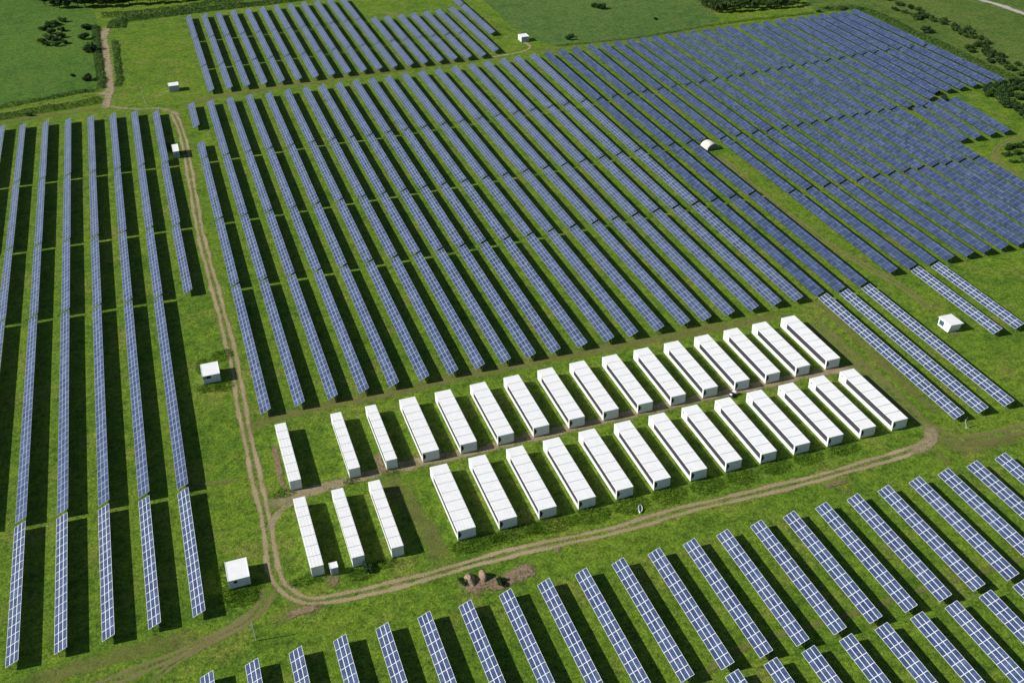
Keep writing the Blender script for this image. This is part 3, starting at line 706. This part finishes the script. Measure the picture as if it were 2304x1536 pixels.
def crown_points(rng, rx, rz, zc, clumps, n):
    ctr = []
    for _ in range(clumps):
        d = rng.normal(size=3); d /= np.linalg.norm(d); r = rng.uniform(.35, .85)
        ctr.append((d[0]*rx*r, d[1]*rx*r, zc+d[2]*rz*r*0.9, rng.uniform(.28, .5)*rx))
    ctr = np.array(ctr); idx = rng.integers(0, clumps, n)
    d = rng.normal(size=(n, 3)); d /= np.linalg.norm(d, axis=1)[:, None]
    rr = ctr[idx, 3]*rng.uniform(.45, 1.0, n)**0.5
    p = ctr[idx, :3]+d*rr[:, None]*np.array([1, 1, .8])
    p[:, 2] = np.maximum(p[:, 2], .05); return p
TREE = []
for k in range(5):
    rng = np.random.default_rng(100+k); p = crown_points(rng, 2.3, 2.4, 3.5, 11, 1500)
    me_c = quads_mesh('crown', p, rng.uniform(.35, .75, len(p)), .25, None, rng=rng)
    b = MB(); b.tube((0, 0, -.3), (.1, .05, 2.6), .22, .13, 7)
    for q in range(5):
        a = q*1.256+k; b.tube((.08, .04, 1.6+.2*q), (1.3*math.cos(a), 1.3*math.sin(a), 3.2+.25*q), .09, .03, 5)
    TREE.append((me_c, b.mesh('trunk', M_BARK)))
SHRUB = []
for k in range(4):
    rng = np.random.default_rng(200+k); p = crown_points(rng, 1.6, 1.0, .95, 9, 700)
    me_c = quads_mesh('crown', p, rng.uniform(.28, .6, len(p)), .3, None, rng=rng)
    b = MB()
    for q in range(4):
        a = q*1.57+k; b.tube((.1*math.cos(a), .1*math.sin(a), -.1), (.8*math.cos(a), .8*math.sin(a), 1.1), .05, .02, 5)
    SHRUB.append((me_c, b.mesh('stem', M_BARK)))
_lv = {}
def tinted(me, mat):
    key = (me.name, mat.name)
    if key not in _lv:
        c = me.copy(); c.materials.clear(); c.materials.append(mat); _lv[key] = c
    return _lv[key]
def plant(kind, x, y, s, mat, label, group, sz=None):
    me_c, me_t = random.choice(TREE if kind == 'tree' else SHRUB)
    t = thing('tree' if kind == 'tree' else 'bush', label, kind if kind == 'tree' else 'bush', (x, y, 0), random.uniform(0, 6.28), group)
    t.scale = (s, s, sz or s*random.uniform(.85, 1.15))
    obj('crown', tinted(me_c, mat), t); obj('trunk' if kind == 'tree' else 'stem', me_t, t)
    return t
def along(px, spacing, jit, plan=False):
    line = smooth_line(px if plan else [site(a, b) for a, b in px], 0.5); acc = 0; last = None; out = []
    for p in line:
        if last is None or (p-last).length >= spacing*random.uniform(.75, 1.25):
            out.append((p.x+random.uniform(-jit, jit), p.y+random.uniform(-jit, jit))); last = p
    return out
def weed_strip(px, width, h, dens, mat, label, cat, name, blade=False, size=(.4, .8), plan=False):
    """a dense bank of leaves along a line"""
    line = smooth_line(px if plan else [site(a, b) for a, b in px], 1.0); c = []
    rng = np.random.default_rng(len(c)+int(abs(line[0].x)*10))
    for i in range(len(line)-1):
        a, b2 = line[i], line[i+1]; L = (b2-a).length; n = rng.poisson(L*width*dens)
        t = (b2-a).normalized(); s = np.array([t.y, -t.x, 0])
        for _ in range(n):
            q = rng.uniform(-1, 1); f = rng.uniform(0, 1); hh = h*(1-abs(q)**2.5)*(0.75+0.25*math.sin((a.x+a.y)*.23)+0.2*math.sin((a.x*1.3-a.y)*.61))
            pz = 0 if blade else max(.05, hh*rng.uniform(.2, 1.0))
            c.append(np.array(a)*(1-f)+np.array(b2)*f+s*q*width/2+np.array([0, 0, pz]))
    c = np.array(c); me = quads_mesh(name, c, rng.uniform(*size, len(c)), .3, mat, blade, rng)
    return tag(obj(name, me), label, cat)

# dark wood along the top left edge
gW = 'trees of the dark wood at the top left edge'
lW = ['tall dark tree crowding the wood at the top left edge', 'dark tree in the front line of the wood at top left']
for row, (off, sc) in enumerate([(0, 1.25), (9, 1.5), (19, 1.6), (30, 1.7)]):
    pts = [(84, 16), (110, 22), (160, 23), (215, 22), (270, 17), (330, 14), (400, 9), (450, 4)]
    pl = [site(a, b)+Vector((2+off*.15, 4+off, 0)) for a, b in pts]
    for x, y in along([tuple(q) for q in pl], 4.6, 1.4, True):
        plant('tree', x, y, sc*random.uniform(.85, 1.2), random.choice([M_LEAFD, M_LEAFD, M_LEAFM]), lW[1] if row == 0 else lW[0], gW)
# pale wood at the top right of the pasture
gP = 'trees of the bright wood beyond the main field'
for row, off in enumerate([0, 5, 10, 16, 23]):
    pts = [(1600+off*0, 28), (1626, 34), (1680, 30), (1740, 26), (1800, 20)]
    pl = [site(a, b)+Vector((2, 3+off, 0)) for a, b in pts]
    for x, y in along([tuple(q) for q in pl], 4.2, 1.2, True):
        plant('tree', x, y, random.uniform(.75, 1.05), random.choice([M_LEAFM, M_LEAFL, M_LEAFM]), 'bushy green tree in the bright wood beyond the main field', gP)
for x, y in along([(1572, 2), (1590, 20), (1604, 30)], 4, 1.2):
    plant('tree', x, y, random.uniform(.55, .75), M_LEAFM, 'low tree on the left flank of the bright wood', gP)
# hedge belts
weed_strip([(262, 64), (272, 46), (320, 40), (400, 30), (480, 20), (560, 11), (640, 2), (700, -6)], 10, 2.0, 5.0, M_LEAFM, 'broad green hedge along the far edge left of the far block', 'hedge', 'hedge', size=(.5, .95))
weed_strip([(228, 36), (300, 30), (380, 22), (460, 10), (560, -4)], 9, 1.7, 3.4, M_LEAFM, 'bushy hedge belt below the dark wood', 'hedge', 'hedge', size=(.5, .9))
weed_strip([(258, 92), (262, 120), (265, 150), (269, 180), (262, 196)], 3.2, 1.4, 7, M_LEAFM, 'narrow hedge along the right side of the grey lane', 'hedge', 'hedge', size=(.4, .7))
weed_strip([(214, 60), (218, 100), (222, 140), (228, 180), (228, 200)], 4.0, 2.0, 7, M_LEAFM, 'tall hedge along the left side of the grey lane', 'hedge', 'hedge', size=(.4, .8))
weed_strip([(-30, 250), (0, 243), (60, 231), (120, 220), (180, 208), (222, 204)], 4.0, 1.6, 8, M_REED, 'upper band of tall weeds left of the lane junction', 'weeds', 'weed_bank', size=(.35, .7))
weed_strip([(-30, 268), (0, 264), (60, 254), (120, 244), (180, 234), (216, 228), (228, 226)], 8.5, 1.7, 6, M_REED, 'lower band of tall weeds left of the lane junction', 'weeds', 'weed_bank', size=(.35, .75))
weed_strip([(1250, 104), (1330, 97), (1430, 86), (1520, 72), (1600, 58), (1680, 47), (1760, 38), (1830, 30)], 2.6, 0.9, 6, M_REED, 'thin strip of weeds along the lower edge of the pasture', 'weeds', 'weed_bank', size=(.3, .6))
weed_strip([(1850, 22), (1920, 18), (1980, 36), (2050, 72), (2110, 98), (2170, 128), (2240, 160), (2320, 196)], 7.5, 1.1, 4.0, M_REED, 'dark ditch of tall grass right of the main field', 'weeds', 'weed_bank', size=(.4, .8))
# separate bushes
gA = 'bushes in the meadow left of the grey lane'
for (px, py, s) in [(98, 68, 1.5), (112, 62, 1.7), (126, 56, 1.6), (140, 50, 1.4), (96, 96, 1.5), (108, 90, 1.6), (122, 92, 1.4), (136, 86, 1.5), (146, 98, 1.2), (104, 104, 1.2), (130, 104, 1.3), (118, 76, 1.5), (138, 70, 1.4)]:
    q = site(px, py); plant('bush', q.x, q.y, s, M_LEAFD if random.random() < .6 else M_LEAFM, 'dark bush in the thicket in the middle of the meadow', gA, s*.9)
for (px, py, s, lab) in [(196, 66, 2.1, 'round dark bush by the lane, farthest of three'), (192, 88, 2.2, 'round dark bush by the lane, middle of three'), (202, 116, 2.5, 'big dark bush throwing its shadow across the grey lane'), (196, 182, 2.0, 'dark bush at the lower left end of the lane hedge'),
                         (164, 172, .9, 'small dark bush alone in the meadow'), (1352, 20, 2.0, 'dark bush in the middle of the pasture'), (1338, 17, 1.4, 'smaller dark bush left of the pasture bush'), (1282, 90, 1.5, 'small dark bush near the lower edge of the pasture'),
                         (1285, 84, 1.1, 'tiny dark bush behind the one near the pasture edge'), (2088, 74, 2.4, 'round dark bush standing alone in the ditch right of the field'), (2122, 226, 1.6, 'dark bush growing at the end of a solar row'), (2108, 212, 1.2, 'small bush between two solar rows at the right'),
                         (66, 262, 1.0, 'small dark bush in the lower weed band'), (1475, 45, .8, 'tiny bush at the right side of the pasture'), (1128, 1312, .9, 'small dark bush on the bare patch right of the boulder'), (1040, 1312, .8, 'small dark bush left of the tan mound'),
                         (2142, 934, .9, 'small bush under the end of the middle long table'), (826, 1282, 1.0, 'dark bush at the corner of a narrow container')]:
    q = site(px, py); plant('bush', q.x, q.y, s*.8, M_LEAFD, lab, None)
gR = 'shrubs along the ditch right of the main field'
for px_, sp in [([(1992, 0), (2030, 18), (2075, 34), (2120, 52), (2160, 72), (2200, 92)], 5.0), ([(2010, 22), (2060, 40), (2110, 56)], 6), ([(2150, 66), (2190, 84), (2220, 100), (2215, 120)], 5), ([(2200, 104), (2230, 124), (2262, 140), (2304, 160)], 4.5), ([(2180, 110), (2240, 140), (2310, 172)], 5)]:
    for x, y in along(px_, sp, 2.5): plant('bush', x, y, random.uniform(.9, 1.7), random.choice([M_LEAFM, M_LEAFD, M_LEAFL]), 'low shrub in the scattered line right of the main field', gR, random.uniform(.8, 1.3))
for x, y in along([(1840, 26), (1880, 22), (1920, 22), (1950, 26)], 6, 2): plant('bush', x, y, random.uniform(.7, 1.1), M_LEAFM, 'low shrub at the far corner of the main field', gR, .8)
gC = 'shrubs of the thicket at the right edge'
for px_, sp in [([(2222, 214), (2250, 226), (2280, 240), (2330, 262)], 3.6), ([(2226, 206), (2260, 212), (2300, 224), (2340, 240)], 3.6), ([(2250, 198), (2300, 204), (2350, 218)], 4), ([(2280, 190), (2340, 198)], 4), ([(2262, 232), (2292, 252), (2330, 278)], 3.6)]:
    for x, y in along(px_, sp, 1.2): plant('bush', x, y, random.uniform(1.2, 1.9), random.choice([M_LEAFM, M_LEAFD]), 'dense shrub in the thicket at the right edge', gC, random.uniform(1.2, 1.7))
gC2 = 'shrubs inside the bend of the right-hand path'
for px_, sp in [([(2262, 340), (2290, 332), (2330, 326)], 4), ([(2264, 352), (2300, 348), (2340, 344)], 4.2), ([(2278, 366), (2310, 366), (2350, 362)], 4.5)]:
    for x, y in along(px_, sp, 1.3): plant('bush', x, y, random.uniform(.8, 1.3), random.choice([M_LEAFM, M_LEAFM, M_LEAFD]), 'low shrub inside the bend of the right-hand path', gC2, random.uniform(.6, .9))

# tufts of tall grass: round the huts, in front of the containers, along table ends
def tall_patch(spots, label):
    c = []; rng = np.random.default_rng(31)
    for (x, y, rx, ry, d) in spots:
        n = int(rx*ry*3.14*d); a = rng.uniform(0, 2*np.pi, n); r = np.sqrt(rng.uniform(0, 1, n))
        c.append(np.stack([x+rx*r*np.cos(a)+rng.normal(0, .15, n), y+ry*r*np.sin(a)+rng.normal(0, .15, n), np.zeros(n)], 1))
    c = np.concatenate(c); me = quads_mesh('tall_grass', c, rng.uniform(.22, .5, len(c)), 0, M_TALL, True, rng)
    o = obj('tall_grass', me); tag(o, label, 'grass', None, 'stuff'); return o
sp = []
for px, py, rx, ry in [(548, 1345, 3.6, 2.4), (560, 1320, 3.5, 2.0), (510, 1300, 2.0, 4.5), (520, 1340, 3.0, 2.2), (470, 872, 3.5, 2.2), (505, 870, 2.6, 2.2), (500, 800, 3, 3), (460, 825, 2.4, 4), (380, 335, 2, 5), (410, 345, 1.6, 2.2), (690, 1305, 4, 1.6), (815, 1290, 3.2, 2.0), (865, 1268, 3, 1.6), (640, 1110, 3, 1.4), (790, 1082, 2, 1.2), (880, 1062, 2.2, 1.2)]:
    q = site(px, py); sp.append((q.x, q.y, rx, ry, 22))
for px, py, rx, ry in [(1075, 1222, 6, 2.6), (1160, 1200, 6, 2.4), (1245, 1180, 6, 2.6), (1334, 1158, 4.2, 3.0), (1420, 1136, 4.2, 3.0), (1506, 1114, 4.2, 3.0), (1592, 1092, 4.2, 3.0), (1668, 1072, 4.0, 2.8), (1745, 1050, 4.0, 2.6), (1820, 1030, 4, 2.4), (1900, 1010, 4, 2.2)]:
    q = site(px, py); sp.append((q.x, q.y, rx, ry, 26))
tall_patch(sp, 'tall bright grass round the huts and in front of the white containers')
print('tables', NTAB[0])
